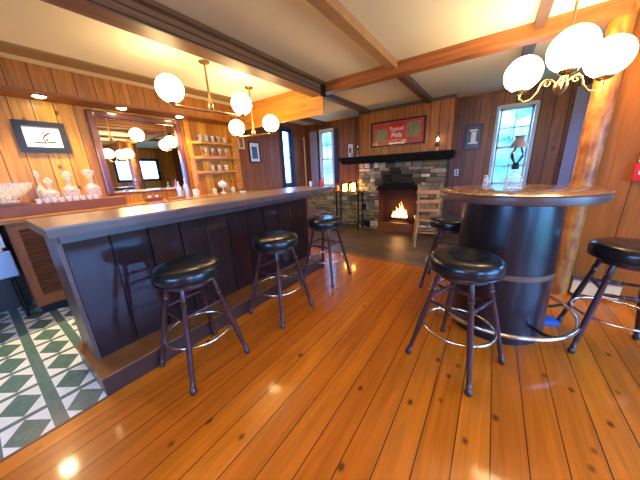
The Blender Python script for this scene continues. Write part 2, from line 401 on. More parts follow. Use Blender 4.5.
def window_x(name, y0, y1, z0, z1, x, ny, nz, frame=M['winframe'], s_=1):
    r = struct(empty(name, (x, (y0 + y1) / 2, z0)))
    w = (y1 - y0) / 2; h = z1 - z0; a, b_ = (-.03, .045) if s_ < 0 else (-.045, .03)
    f = MB()
    for s in (-1, 1): f.box(a, b_, s * w - .03, s * w + .03, -.03, h + .04)
    f.box(a, b_, -w, w, h, h + .05); f.box(a, b_, -w - .03, w + .03, -.045, 0)
    f.build('window_frame', frame, r)
    g = MB(); g.box(-.015, .015, -w + .03, w - .03, 0, .05); g.box(-.015, .015, -w + .03, w - .03, h - .05, h)
    for i in range(0, ny + 1): Y = -w + .045 + (2 * w - .09) * i / ny; g.box(-.015, .015, Y - .018, Y + .018, 0, h)
    for i in range(1, nz): Z = h * i / nz; g.box(-.01, .01, -w + .03, w - .03, Z - .012, Z + .012)
    g.build('window_sash', frame, r)
    MB().box(-.003, .003, -w + .03, w - .03, .01, h - .01).build('window_pane', M['pane'], r)
    return r
window_y('window_1', *NA[:2], *NA[2:], NY + .01, 2, 4, M['white'])
window_y('window_2', *NB[:2], *NB[2:], NY + .01, 2, 4)
window_y('window_3', *NC[:2], *NC[2:], NY + .01, 2, 4)
window_x('window_4', *W4[:2], *W4[2:], WX - .01, 1, 2, M['navy'], s_=-1)
window_x('window_5', *EA[:2], *EA[2:], EX + .01, 2, 2, M['winframe'])
window_x('window_6', *EB[:2], *EB[2:], EX + .01, 2, 2, M['winframe'])
window_x('window_7', *EC[:2], *EC[2:], EX + .01, 2, 1, M['black'])
window_y('window_8', *SA[:2], *SA[2:], SY - .02, 3, 2)

# ceiling beams and soffits
b = MB().box(-2.19, -2.01, SY, 3.10, 2.276, H, bev=.006); b.box(-2.012, -1.985, SY, 3.09, 2.385, H)
struct(b.build('trim_big_beam', M['beam']))
sbox('trim_cross_beam_east', M['beam_o'], 1.35, EX, 3.11, 3.30, 2.2, H)
sbox('trim_cross_beam', M['beam_o'], -2.24, .69, 3.11, 3.245, 2.308, H, bev=.004)
sbox('trim_ceiling_beam_tan', M['beam_m'], -1.125, -1.03, SY, 3.11, 2.355, H)
sbox('trim_ceiling_beam_grey', M['beam_d'], .13, .205, SY, 3.11, 2.37, H)
for i, x in enumerate((-3.55, -2.25, -1.09, .14)): sbox('trim_far_beam_%d' % i, M['beam_d'], x - .045, x + .045, 3.245, NY, 2.36, H)
sbox('trim_strip_over_counter', M['strip'], -3.66, -3.42, SY, 3.0, H - .012, H)
sbox('trim_soffit', M['soffit'], WX, -3.84, SY, 3.08, 2.19, H)
sbox('trim_soffit_rail', M['cab'], WX, -3.825, SY, 3.08, 2.165, 2.19)
sbox('trim_header', M['header'], WX, -2.02, 3.08, 3.11, 2.04, H)
b = MB().box(-2.26, -1.99, 3.085, 3.108, 2.25, H).box(-2.02, -1.99, 3.02, 3.108, 2.25, 2.42); struct(b.build('trim_beam_strap', M['iron']))
sbox('trim_cornice_breast', M['beam_d'], -2.45, -.68, 5.075, 5.10, H - .05, H)
sbox('trim_cornice_north', M['dark_x'], -.68, EX, NY - .02, NY, H - .04, H)
# pilasters and the alcove back of the glass shelves
sbox('trim_pilaster', M['header'], WX, -4.06, 3.06, 3.2, 1.02, H)
sbox('trim_mirror_post', M['header'], WX, -4.09, 2.24, 2.32, 1.02, 2.165)
# log post
lp = MB(); prof = []
for i in range(41):
    z = H * i / 40; prof.append((  .079 + .002 * math.sin(z * 5.1) + .002 * math.sin(z * 13 + 1), z))
lp.lathe(prof, (.665, 3.19, 0), 28); struct(lp.build('trim_log_post', M['log'], smooth=True))
# baseboard heater on the plank wall
h = empty('baseboard_heater', (.92, 3.2, .0), 0, 'low cream baseboard heater along the foot of the orange plank wall', 'heater')
MB().box(-.16, .16, -.035, .037, .03, .17, bev=.006).build('casing', M['cream'], h)
MB().box(-.165, .165, -.045, .037, .17, .185).build('top_grille', M['steel'], h)
for x in (-.12, .12): MB().box(x - .01, x + .01, -.03, .03, 0, .03).build('foot', M['black'], h)

# ------------------------------------------------------------------ the bar
bar = empty('bar_counter', (-2.1, .2, 0), 0, 'long dark-stained plank bar with a worn overhanging top and a foot step', 'bar counter')
def rounded(x0, x1, y0, y1, r, corners):
    P = []
    for cx, cy, a0, key in ((x1 - r, y1 - r, 0, 'ne'), (x0 + r, y1 - r, 90, 'nw'), (x0 + r, y0 + r, 180, 'sw'), (x1 - r, y0 + r, 270, 'se')):
        if key in corners:
            for k in range(7): a = math.radians(a0 + 15 * k); P.append((cx + r * math.cos(a), cy + r * math.sin(a)))
        else: P.append({'ne': (x1, y1), 'nw': (x0, y1), 'sw': (x0, y0), 'se': (x1, y0)}[key])
    return P
OX, OY = 2.1, -.2
def bp(b): 
    bmesh.ops.translate(b.bm, verts=b.bm.verts, vec=(OX, OY, 0)); return b
P = rounded(-2.46, -1.85, .19, 3.04, .09, ('ne', 'nw'))
bp(MB().prism(P, 1.068, 1.08)).build('bar_top', M['bartop'], bar)
P = rounded(-2.46, -1.855, .195, 3.035, .09, ('ne', 'nw'))
bp(MB().prism(P, 1.022, 1.068)).build('bar_top_edge', M['darkedge'], bar)
b = MB().box(-2.34, -2.062, .26, 2.62, .138, 1.022); yy = .255
while yy < 2.6:
    b.box(-2.07, -2.045, yy + .005, min(yy + .22, 2.62), .138, 1.022, bev=.003); yy += .225
bp(b).build('plank_front', M['barfront'], bar)
bp(MB().box(-2.06, -2.0, .25, 2.6, .96, 1.022)).build('apron_rail', M['darkedge'], bar)
bp(MB().box(-2.4, -1.818, .2, 2.66, .0, .132)).build('foot_step', M['kickface'], bar)
bp(MB().box(-2.402, -1.81, .197, 2.665, .132, .14, bev=.002)).build('step_tread', M['kick'], bar)
bp(MB().box(-2.38, -2.03, .235, .257, .14, 1.02)).build('end_panel', M['darkedge'], bar)

# ------------------------------------------------------------------ back bar
bb = empty('back_bar_cabinet', (-3.88, 1.6, 0), 0, 'brown wooden back-bar cabinet with louvred doors under the amber counter', 'cabinet')
def rel(b, c): bmesh.ops.translate(b.bm, verts=b.bm.verts, vec=(-c[0], -c[1], -c[2])); return b
cc = (-3.88, 1.6, 0)
rel(MB().box(WX + .012, -3.62, .15, 3.1, .10, .955), cc).build('carcass', M['cab'], bb)
rel(MB().box(WX + .012, -3.68, .17, 3.1, 0, .10), cc).build('toe_kick', M['black'], bb)
for i in range(4):
    y0 = .165 + i * .72; y1 = y0 + .70
    d = MB()
    for a, c_, e, f in ((y0, y0 + .05, .13, .93), (y1 - .05, y1, .13, .93), (y0 + .05, y1 - .05, .13, .235), (y0 + .05, y1 - .05, .89, .93)): d.box(-3.619, -3.598, a, c_, e, f)
    dd = rel(d, cc).build('door', M['cab'], bb)
    l = MB(); z = .235
    while z < .885:
        rot = Matrix.Translation((-3.612, 0, z)) @ Matrix.Rotation(.6, 4, 'Y')
        l.box(-.026, .026, y0 + .05, y1 - .05, -.004, .004, mat=rot); z += .046
    l.box(-3.619, -3.617, y0 + .051, y1 - .051, .221, .889)
    rel(l, cc).build('louvres', M['louvre'], dd)
ct = MB().box(WX, -3.59, SY, 3.2, .955, .995, bev=.006)
tag(ct.build('back_counter_top', M['counter']), 'long amber wooden worktop along the wall below the mirror', 'worktop')
lg = MB().box(WX, -3.80, SY, 1.16, .995, 1.10, bev=.004).box(WX, -3.83, -.9, .36, 1.10, 1.125, bev=.003)
tag(lg.build('bottle_ledge', M['cab']), 'raised brown wooden step on the back counter carrying the crystal', 'ledge')

sbox('trim_added_black_panel', M['black'], WX, WX + .02, SY, .15, 0, .95)  # black panel added so the wall below the counter reads black
sk = empty('bar_sink', (-3.88, -.25, 0), 0, 'grey steel under-counter sink unit at the far left edge of the picture', 'sink')
MB().box(-.24, .16, -.38, .38, .44, .70, bev=.01).build('basin', M['steel'], sk)
for sx in (-1, 1):
    for sy in (-1, 1): MB().turned((-.04 + sx * .16, sy * .33, 0), (-.04 + sx * .16, sy * .33, .44), [(0, .016), (1, .016)]).build('leg', M['iron'], sk)
fn = empty('framed_notice', (-3.76, -.06, .70), 0, 'small white framed notice standing on the steel sink under the counter', 'frame')
fb = MB(); 
for a in ((-.02, .0, -.17, -.145, 0, .245), (-.02, .0, .145, .17, 0, .245), (-.02, 0, -.17, .17, 0, .03), (-.02, 0, -.17, .17, .22, .245)): fb.box(*a)
fb.build('frame', M['white'], fn); MB().box(-.018, -.01, -.145, .145, .03, .22).build('sheet', M['cream'], fn)

# mirror
mr = empty('wall_mirror', (WX, 1.637, 1.02), 0, 'big mirror in a purple-brown moulded wooden frame behind the bar', 'mirror')
f = MB(); y0, y1, z0, z1, fw = -.555, .555, .09, 1.115, .075
for a in ((.0, .05, y0, y0 + fw, z0, z1), (0, .05, y1 - fw, y1, z0, z1), (.001, .046, y0 + .01, y1 - .01, z1 - fw, z1 + .003), (.001, .046, y0 + .01, y1 - .01, z0 - .003, z0 + .03)): f.box(*a, bev=.014)
f.build('frame', M['mahog'], mr)
MB().box(.004, .012, y0 + .05, y1 - .05, z0 + .02, z1 - .05).build('mirror_glass', M['mirror'], mr)

# shelves with glasses
def glass_tumbler(kind=0):
    if kind == 0: return [(0, 0), (.024, 0), (.026, .003), (.034, .095), (.032, .095), (.024, .008), (0, .006)]
    if kind == 1: return [(0, 0), (.028, 0), (.028, .004), (.005, .01), (.005, .05), (.026, .07), (.033, .10), (.028, .13), (.026, .13), (.03, .1), (.02, .072), (0, .06)]
    return [(0, 0), (.035, 0), (.037, .005), (.038, .09), (.035, .09), (.034, .01), (0, .008)]
shelf_z = [1.855, 1.62, 1.385]
nm = ['upper', 'middle', 'lower']
for k, z in enumerate(shelf_z):
    s = empty('glass_shelf', (WX, 2.69, z), 0, '%s of the three small wooden shelves of glasses beside the mirror' % ('topmost', 'middle', 'lowest')[k], 'shelf', 'shelves beside the mirror')
    MB().prism([(0, -.37), (.08, -.37), (.15, -.27), (.15, .36), (0, .36)], -.04, 0).build('board', M['header'], s)
    MB().box(0, .03, -.35, .35, -.065, -.04).build('cleat', M['header'], s)
protos = {}
def put_glass(kind, x, y, z, label, group, mat, first={}):
    key = (kind, mat.name)
    if key not in protos:
        o = MB().lathe(glass_tumbler(kind), n=20).build({0: 'tumbler', 1: 'stem_glass', 2: 'jar_mug'}[kind], mat, smooth=True); protos[key] = o
    else:
        o = protos[key].copy(); COL.objects.link(o)
    o.location = (x, y, z); tag(o, label, 'glass', group); return o
pos = ['leftmost', 'second from left', 'middle', 'second from right', 'rightmost']
for i in range(5): put_glass(0, WX + .075, 2.46 + i * .115, shelf_z[0], 'clear tumbler on the topmost wall shelf, %s of five' % pos[i], 'tumblers on the top shelf', M['crystal'])
for i in range(4): put_glass(1, WX + .075, 2.52 + i * .135, shelf_z[1], 'clear stemmed glass on the middle wall shelf, %s of four' % ['leftmost', 'second from left', 'third from left', 'rightmost'][i], 'stemmed glasses on the middle shelf', M['crystal'])
M['crystal_y'] = plain('creamy_glass', (.75, .6, .35), .15, coat=.5)
for i in range(3): put_glass(2, WX + .075, 2.60 + i * .14, shelf_z[2], 'creamy mug glass on the lowest wall shelf, %s of three' % ['leftmost', 'middle', 'rightmost'][i], 'mugs on the lowest shelf', M['crystal_y'])
put_glass(2, -3.95, 2.50, .995, 'clear glass jar below the shelves, left of the white compote', 'jars below the shelves', M['crystal'])
co = empty('compote', (-3.97, 2.68, .995), 0, 'white footed compote on the counter under the three shelves', 'dish')
MB().lathe([(0, 0), (.045, 0), (.045, .008), (.01, .02), (.01, .08), (.06, .11), (.075, .16), (.07, .16), (.05, .115), (0, .09)], n=24).build('dish_bowl', M['white'], co, True)
MB().lathe([(.072, .16), (.06, .185), (.02, .2), (.012, .215), (0, .22)], n=24).build('dish_lid', M['white'], co, True)
put_glass(2, -3.93, 2.86, .995, 'clear glass jar below the shelves, right of the white compote', 'jars below the shelves', M['crystal'])
put_glass(1, -4.02, 2.78, .995, 'stemmed glass standing behind the jars under the shelves', 'stemmed glasses on the counter', M['crystal'])

# crystal on the ledge
bw = MB().lathe([(0, 0), (.07, 0), (.075, .012), (.05, .03), (.1, .06), (.17, .13), (.185, .175), (.175, .175), (.155, .13), (.09, .07), (0, .045)], n=40)
o = bw.build('punch_bowl', M['crystal'], smooth=True); o.location = (-3.97, .25, 1.126); o.scale = (1.1, 1.1, 1.1); tag(o, 'large cut crystal punch bowl at the left end of the counter ledge', 'bowl')
dec = [(.56, .07, .19, 0), (.72, .075, .24, 1), (.91, .085, .25, 2), (.51, .045, .25, 3)]
dl = ['short squat crystal decanter right beside the punch bowl', 'tall crystal decanter with a flat stopper, second left of the mirror', 'square crystal decanter with a wide stopper, nearest the mirror', 'slim crystal decanter with a pinkish stopper behind the punch bowl']
M['pink'] = plain('pink_glass', (.75, .45, .42), .1, coat=.6)
for (y, r, h_, k) in dec:
    d = empty('decanter', (-3.97 if k != 3 else -4.09, y, 1.101), k * .4, dl[k], 'decanter', 'crystal decanters on the ledge')
    n = 4 if k == 2 else 8 if k == 1 else 24
    MB().lathe([(0, 0), (r * .9, 0), (r, .015), (r, h_ * .5), (r * .55, h_ * .66), (r * .26, h_ * .72), (r * .26, h_ * .9), (r * .42, h_ * .93), (r * .42, h_ * .95), (0, h_ * .95)], n=n).build('flask', M['crystal'], d, n > 8)
    MB().lathe([(0, h_ * .95), (r * .2, h_ * .96), (r * (.6 if k != 3 else .5), h_ * 1.12), (r * (.7 if k == 2 else .45), h_ * 1.28), (0, h_ * 1.36)], n=10).build('stopper', M['pink'] if k == 3 else M['crystal'], d)
sp_ = None
for i in range(9):
    if sp_ is None: sp_ = o = MB().lathe([(0, 0), (.016, 0), (.021, .05), (.019, .05), (.014, .006), (0, .005)], n=14).build('shot_glass', M['white'], smooth=True)
    else: o = sp_.copy(); COL.objects.link(o)
    o.location = (-3.845, .43 + i * .058, 1.10); tag(o, 'small pale shot glass in the row along the front of the ledge', 'glass', 'row of shot glasses in front of the decanters')
# things before the mirror
bx = empty('condiment_tray', (-3.86, 1.50, .995), 0, 'dark red bar tray of small jars on the counter below the mirror', 'tray')
MB().box(-.06, .06, -.09, .09, 0, .05, bev=.005).build('tray_box', M['redwood'], bx)
for i, y in enumerate((-.045, .0, .045)): MB().lathe([(0, .05), (.018, .05), (.018, .075), (0, .078)], (0, y, 0), 12).build('jar', (M['white'], M['red'], M['white'])[i], bx, True)
b_ = MB().box(-.07, .07, -.11, .11, 0, .025, bev=.004).build('folded_bar_towel', M['cab']); b_.location = (-3.85, 1.78, .995); tag(b_, 'folded brown bar towel lying on the counter before the mirror', 'towel')
def bottle(name, loc, h_, r, mat, cap, label, group=None):
    t = empty(name, loc, 0, label, 'bottle', group)
    MB().lathe([(0, 0), (r, 0), (r, h_ * .58), (r * .8, h_ * .66), (r * .32, h_ * .76), (r * .32, h_ * .95), (0, h_ * .95)], n=20).build('glass_body', mat, t, True)
    MB().lathe([(0, h_ * .95), (r * .36, h_ * .95), (r * .36, h_), (0, h_)], n=14).build('cap', cap, t, True)
    return t
M['blueglass'] = plain('pale_blue_glass', (.35, .45, .7), .1, coat=.6)
bottle('liquor_bottle', (-3.98, 1.92, .995), .24, .036, M['blueglass'], M['white'], 'pale blue bottle in front of the mirror, left of its pair', 'pale bottles by the mirror corner')
bottle('liquor_bottle', (-4.0, 2.04, .995), .28, .036, M['blueglass'], M['white'], 'taller pale blue bottle at the right corner of the mirror', 'pale bottles by the mirror corner')
mg = empty('white_mug', (-3.9, 2.13, .995), 0, 'white mug on the counter beside the right mirror post', 'mug')
MB().lathe([(0, 0), (.04, 0), (.042, .11), (.038, .11), (.036, .008), (0, .006)], n=20).build('cup', M['white'], mg, True)
MB().tube([(0, .04, .02), (0, .065, .035), (0, .07, .06), (0, .06, .085), (0, .04, .09)], .006, 8).build('handle', M['white'], mg, True)

# pictures
def picture(name, x, y, z, w, h_, face, frame_m, mat_m, art, label, fw=.03, depth=.02):
    """face 'x': hangs on a wall looking +X; 'y': on a wall looking -Y"""
    rz = 0 if face == 'x' else -PI / 2
    r = empty(name, (x, y, z), rz, label, 'picture')
    f = MB()
    f.box(0, depth, -w / 2, w / 2, h_ / 2 - fw, h_ / 2); f.box(0, depth, -w / 2, w / 2, -h_ / 2, -h_ / 2 + fw)
    f.box(0, depth, -w / 2, -w / 2 + fw, -h_ / 2 + fw, h_ / 2 - fw); f.box(0, depth, w / 2 - fw, w / 2, -h_ / 2 + fw, h_ / 2 - fw)
    f.build('frame', frame_m, r)
    MB().box(.001, depth * .5, -w / 2 + fw, w / 2 - fw, -h_ / 2 + fw, h_ / 2 - fw).build('picture_mount', mat_m, r)
    return r
def strokes(parent, x, segs, mat, name='drawing', w=.006):
    b = MB()
    for s in segs: b.tube([(x, p[0], p[1]) for p in s], w, 5)
    return b.build(name, mat, parent)
p1 = picture('framed_sketch', WX, .665, 1.79, .39, .32, 'x', M['black'], M['white'], None, 'white sketch in a wide dark frame on the pine wall above the crystal', .055, .025)
ar = strokes(p1, .014, [[(-.08, -.05), (-.02, -.055), (.05, -.05), (.09, -.045)], [(.01, -.05), (-.005, -.01), (.02, .02), (.005, .05), (.03, .06)], [(.02, .02), (.05, .045), (.07, .04)], [(.03, -.04), (.02, -.015), (.045, -.005)]], M['black'])
p2 = picture('framed_blue_print', WX, 3.66, 1.725, .29, .41, 'x', M['black'], M['white'], None, 'blue print with white mount in a black frame on the brown side wall', .025)
MB().box(.010, .013, -.075, .075, -.13, .11).build('print', plain('blue_print', (.04, .14, .26), .4, vary=.9, scale=16), p2)
p3 = picture('framed_card', WX, 3.34, 1.89, .14, .22, 'x', M['cream'], plain('muted_red_card', (.3, .12, .1), .5, vary=.4), None, 'small pale-framed card left of the blue print', .02)
p4 = picture('framed_photo', -.385, NY, 1.75, .27, .43, 'y', M['black'], plain('grey_photo', (.09, .06, .07), .3, vary=.8, scale=9), None, 'dark framed photograph hanging between the fireplace and the right window', .03)
MB().box(.011, .013, -.03, .045, -.09, .09).box(.011, .0135, -.07, .08, -.11, -.085).box(.011, .0135, -.06, .06, .1, .13).build('figure', M['white'], p4)

# outlet
ol = empty('wall_outlet', (-.59, NY, 1.15), -PI / 2, 'white electrical outlet plate on the dark wall right of the fireplace', 'outlet')
MB().box(0, .008, -.035, .035, -.06, .06, bev=.002).build('plate', M['white'], ol)
MB().box(.008, .011, -.016, .016, .01, .04).box(.008, .011, -.016, .016, -.04, -.01).build('socket', M['black'], ol)

# ------------------------------------------------------------------ fireplace
def stones(name, x0, x1, z0, z1, y, depth, parent=None, hole=None, tones=None, seed=1):
    rnd = random.Random(seed); bm = bmesh.new(); cl = bm.loops.layers.float_color.new('tone')
    z = z0
    while z < z1 - .01:
        hgt = rnd.uniform(.042, .1)
        if z1 - (z + hgt) < .045: hgt = z1 - z
        x = x0
        while x < x1 - .005:
            w = rnd.uniform(.08, .28)
            if x1 - (x + w) < .08: w = x1 - x
            xa, xb = x, x + w
            x += w
            segs = [(xa, xb)]
            if hole:
                hx0, hx1, htop = hole
                cxm = (hx0 + hx1) / 2; hw = (hx1 - hx0) / 2
                def top_at(xx):
                    t = min(1, abs(xx - cxm) / hw); return htop - .06 * t * t
                if z + hgt * .5 < htop - .02:
                    segs = []
                    if xa < hx0: segs.append((xa, min(xb, hx0)))
                    if xb > hx1: segs.append((max(xa, hx1), xb))
            for sa, sb in segs:
                if sb - sa < .02: continue
                g = .006; d = rnd.uniform(-.012, .02)
                r = bmesh.ops.create_cube(bm, size=1)
                for v in r['verts']:
                    v.co = Vector(((sa + sb) / 2 + v.co.x * (sb - sa - 2 * g) + rnd.uniform(-.004, .004), y + depth / 2 - d / 2 + v.co.y * (depth + d), z + hgt / 2 + v.co.z * (hgt - 2 * g) + rnd.uniform(-.009, .009)))
                es = list({e for v in r['verts'] for e in v.link_edges})
                old = set(bm.faces)
                rb = bmesh.ops.bevel(bm, geom=es, offset=.009, segments=2, affect='EDGES')
                col = rnd.choice(tones); k = rnd.uniform(.6, 1.3)
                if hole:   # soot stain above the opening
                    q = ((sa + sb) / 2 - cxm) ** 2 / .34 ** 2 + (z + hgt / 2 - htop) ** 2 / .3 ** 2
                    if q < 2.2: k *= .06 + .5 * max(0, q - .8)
                fs = {f for v in rb['verts'] for f in v.link_faces} | set(rb['faces'])
                for f in fs:
                    for l in f.loops: l[cl] = (col[0] * k * 1.25, col[1] * k * 1.22, col[2] * k * 1.1, 1)
        z += hgt
    me = bpy.data.meshes.new(name); bm.to_mesh(me); bm.free(); me.materials.append(M['stone'])
    o = bpy.data.objects.new(name, me); COL.objects.link(o)
    if parent: o.parent = parent
    return o
T1 = [(.38, .32, .2), (.22, .19, .13), (.5, .42, .26), (.2, .14, .08), (.3, .26, .19), (.11, .1, .09), (.55, .5, .42), (.26, .2, .1)]
fp = empty('fireplace', (0, 0, 0), 0, 'field-stone fireplace with a burning fire under a dark wooden mantel', 'fireplace')
stones('stonework', -2.42, -.71, 0, 1.415, 5.0, .1, fp, (-1.97, -1.2, .94), T1, 3)
b = MB().box(-2.41, -1.99, 5.03, NY, 0, 1.41).box(-1.18, -.72, 5.03, NY, 0, 1.41).box(-1.99, -1.18, 5.03, NY, .98, 1.41)
b.build('mortar_core', M['mortar'], fp)
b = MB().box(-1.99, -1.18, 5.42, 5.44, 0, .98).box(-1.99, -1.965, 5.06, 5.43, 0, .98).box(-1.205, -1.18, 5.06, 5.43, 0, .98).box(-1.98, -1.19, 5.05, 5.43, 0, .06)
b.build('firebox_lining', M['firebrick'], fp)
# arched iron lintel, soot black, above the opening
bm = MB(); lo, hi = [], []
for i in range(17):
    t = -1 + i / 8; x = -1.585 + t * .41; lo.append((x, .86 - .02 * t * t)); hi.append((x, 1.0 - .10 * abs(t) ** 3))
vs = [[bm.bm.verts.new((x, yy, z)) for x, z in arr] for arr in (lo, hi) for yy in (4.965, 5.06)]
for i in range(16):
    for a, c_ in ((0, 2), (1, 3), (0, 1), (2, 3)): bm.bm.faces.new((vs[a][i], vs[a][i + 1], vs[c_][i + 1], vs[c_][i]))
bm.bm.faces.new((vs[0][0], vs[1][0], vs[3][0], vs[2][0])); bm.bm.faces.new((vs[0][16], vs[1][16], vs[3][16], vs[2][16]))
bm.build('sooty_hood', M['soot'], fp)
b = MB().box(-2.76, -.62, 4.82, 5.10, 1.415, 1.47).box(-2.72, -.66, 4.86, 5.10, 1.40, 1.415).box(-2.79, -.6, 4.79, 5.10, 1.47, 1.54, bev=.01)
b.build('mantel', M['soot'], fp, label='dark wooden mantel shelf')
b = MB().box(-2.28, -2.14, 4.965, 5.0, .05, .19).build('ash_door', M['iron'], fp)
MB().box(-2.30, -2.24, 4.965, 5.0, .42, .56).build('damper_grille', M['iron'], fp)
b = MB().box(-1.93, -1.22, 4.93, 4.96, .03, .17, bev=.006).box(-1.95, -1.2, 4.9, 4.97, 0, .03).box(-1.94, -1.21, 4.92, 4.97, .17, .19)
tag(b.build('fire_fender', M['cab']), 'low brown fender across the foot of the fireplace opening', 'fender')
for i, (p0, p1, r, lab) in enumerate((((-1.78, 5.2, .13), (-1.35, 5.22, .13), .05, 'charred log at the front of the fire'), ((-1.74, 5.35, .13), (-1.38, 5.34, .13), .05, 'charred log at the back of the fire'), ((-1.7, 5.3, .225), (-1.38, 5.22, .225), .045, 'charred log lying on top of the burning stack'))):
    o = MB().turned(p0, p1, [(0, r * .9), (.05, r), (.5, r * 1.05), (.95, r), (1, r * .9)], 12).build('fire_log', M['bark'], smooth=True); tag(o, lab, 'log', 'logs in the fire')
g = MB()
for x in (-1.78, -1.6, -1.42): g.tube([(x, 5.10, .068), (x, 5.10, .16), (x, 5.105, .072), (x, 5.38, .072)], .006, 6)
g.tube([(-1.8, 5.102, .13), (-1.4, 5.102, .13)], .007, 6); tag(g.build('fire_grate', M['iron']), 'black iron grate holding the burning logs', 'grate')
fl = MB(); rnd = random.Random(5)
for x, y, hh, r in ((-1.56, 5.2, .3, .05), (-1.63, 5.22, .22, .045), (-1.49, 5.21, .24, .05), (-1.43, 5.2, .17, .04), (-1.69, 5.2, .13, .035), (-1.54, 5.26, .34, .04)):
    pts = [(x + .014 * math.sin(i * 1.7 + x * 9), y + .01 * math.cos(i * 2), .26 + hh * i / 8) for i in range(9)]
    hh *= .8; r *= .8; fl.tube(pts, [r * .5, r * .95, r, r * .85, r * .62, r * .45, r * .3, r * .15, .002], 8)
tag(fl.build('flames', M['flame'], smooth=True), 'bright orange flames rising from the burning logs', 'fire', kind='stuff')
T2 = [(.42, .34, .16), (.34, .28, .14), (.48, .42, .22), (.3, .24, .13), (.38, .34, .2)]
lw = stones('low_stone_wall', -4.1, -2.43, 0, .83, 5.2, .24, None, None, T2, 9); lw['kind'] = 'structure'
lw.name = 'wall_low_stone'
sbox('trim_stone_cap', M['kick'], -4.12, -2.43, 5.17, 5.45, .83, .855)
sbox('trim_stone_backing', M['mortar'], -4.1, -2.43, 5.23, 5.45, 0, .825)

# things on the mantel
def oil_lamp(x, y, z, label, lit):
    r = empty('mantel_lamp', (x, y, z), 0, label, 'lamp', 'mantel lamps')
    MB().lathe([(0, 0), (.04, 0), (.04, .01), (.015, .03), (.015, .07), (.035, .09), (.04, .12), (.02, .15), (0, .15)], n=20).build('lamp_base', M['brass'], r, True)
    MB().lathe([(.02, .15), (.036, .18), (.036, .22), (.022, .28), (.022, .31), (.02, .31), (.02, .28), (.033, .22), (.033, .18), (.018, .15)], n=20).build('chimney', M['glass'], r, True)
    if lit: MB().sphere((0, 0, .2), .016, 2, sz=1.5).build('bulb', M['smallbulb'], r, True)
    return r
oil_lamp(-.88, 4.95, 1.54, 'lit oil-style lamp at the right end of the mantel', True)
oil_lamp(-2.42, 4.95, 1.54, 'unlit oil-style lamp at the left end of the mantel', False)
pm = picture('mantel_picture', -2.64, 5.06, 1.70, .16, .30, 'y', M['beam_d'], M['white'], None, 'small framed picture leaning on the left end of the mantel', .02)
pm.location = (-2.62, 5.03, 1.69)
MB().box(.011, .013, -.04, .02, -.05, .06).box(.011, .013, .0, .05, -.11, -.07).build('drawing', plain('brown_ink', (.25, .1, .06), .5), pm)
# red sign
sg = empty('framed_sign', (-1.65, 5.10, 1.94), -PI / 2, 'wide red framed sign with white lettering above the mantel', 'sign')
f = MB(); w, hh, t = 1.06, .47, .03
for a in ((0, .035, -w / 2, w / 2, hh / 2 - t, hh / 2), (0, .035, -w / 2, w / 2, -hh / 2, -hh / 2 + t), (0, .035, -w / 2, -w / 2 + t, -hh / 2, hh / 2), (0, .035, w / 2 - t, w / 2, -hh / 2, hh / 2)): f.box(*a)
f.build('frame', M['black'], sg)
MB().box(.002, .012, -w / 2 + t, w / 2 - t, -hh / 2 + t, hh / 2 - t).build('sign_panel', plain('faded_red_print', (.6, .05, .03), .35, vary=.3, scale=5), sg)
MB().box(.012, .014, -.15, .13, -.17, .17).build('centre_panel', plain('bright_red_print', (.75, .008, .008), .35, vary=.15), sg)
oliv = plain('olive_print', (.3, .24, .1), .4, vary=.7, scale=18)
MB().box(.012, .0145, -.44, -.2, -.14, .09).build('left_picture', oliv, sg)
MB().box(.012, .0145, .19, .44, -.1, .16).build('right_picture', oliv, sg)
def text(body, size, parent, loc, mat, name):
    cu = bpy.data.curves.new(name, 'FONT'); cu.body = body; cu.size = size; cu.extrude = .0012; cu.align_x = 'CENTER'; cu.offset = size * .018
    tmp = bpy.data.objects.new('tmp', cu); COL.objects.link(tmp)
    bpy.context.view_layer.update(); me = bpy.data.meshes.new_from_object(tmp); bpy.data.objects.remove(tmp); me.materials.clear(); me.materials.append(mat)
    o = bpy.data.objects.new(name, me); COL.objects.link(o); o.parent = parent; o.location = loc; o.rotation_euler = (PI / 2, 0, PI / 2); return o
text('Typical', .095, sg, (.0155, -.01, .045), M['white'], 'lettering')
text('Phils', .115, sg, (.0155, -.0, -.075), M['white'], 'lettering')
MB().box(.012, .0145, -.15, .17, -.195, -.175).build('caption_strip', M['white'], sg)
MB().box(.036, .038, -w / 2 + t, w / 2 - t, -hh / 2 + t, hh / 2 - t).build('glazing', M['pane'], sg)

# console table with candle jars
cs = empty('console_table', (-2.58, 4.85, 0), 0, 'narrow dark console table before the low stone wall left of the fireplace', 'table')
MB().box(-.34, .34, -.12, .12, .82, .845, bev=.003).build('table_top', M['darkedge'], cs)
for sx in (-1, 1):
    for sy in (-1, 1): MB().box(sx * .27 - .012, sx * .27 + .012, sy * .1 - .012, sy * .1 + .012, 0, .82).build('leg', M['iron'], cs)
for x, r, h_, lab in ((-2.69, .085, .17, 'wide glowing amber candle jar, left of the pair on the console'), (-2.48, .08, .2, 'tall glowing amber candle jar, right of the pair on the console')):
    j = empty('candle_jar', (x, 4.85, .845), 0, lab, 'candle', 'candle jars on the console')
    MB().lathe([(r, .0), (r, h_), (r - .004, h_), (r - .004, .004), (0, .004), (0, 0)][::-1], n=20).build('jar_glass', M['glass'], j, True)
    MB().lathe([(0, .006), (r - .012, .006), (r - .012, h_ * .75), (0, h_ * .8)], n=20).build('candle', M['candle'], j, True)
bottle('amber_bottle', (-2.87, 4.85, .845), .17, .028, M['amber'], M['black'], 'small amber bottle on the left end of the console table')

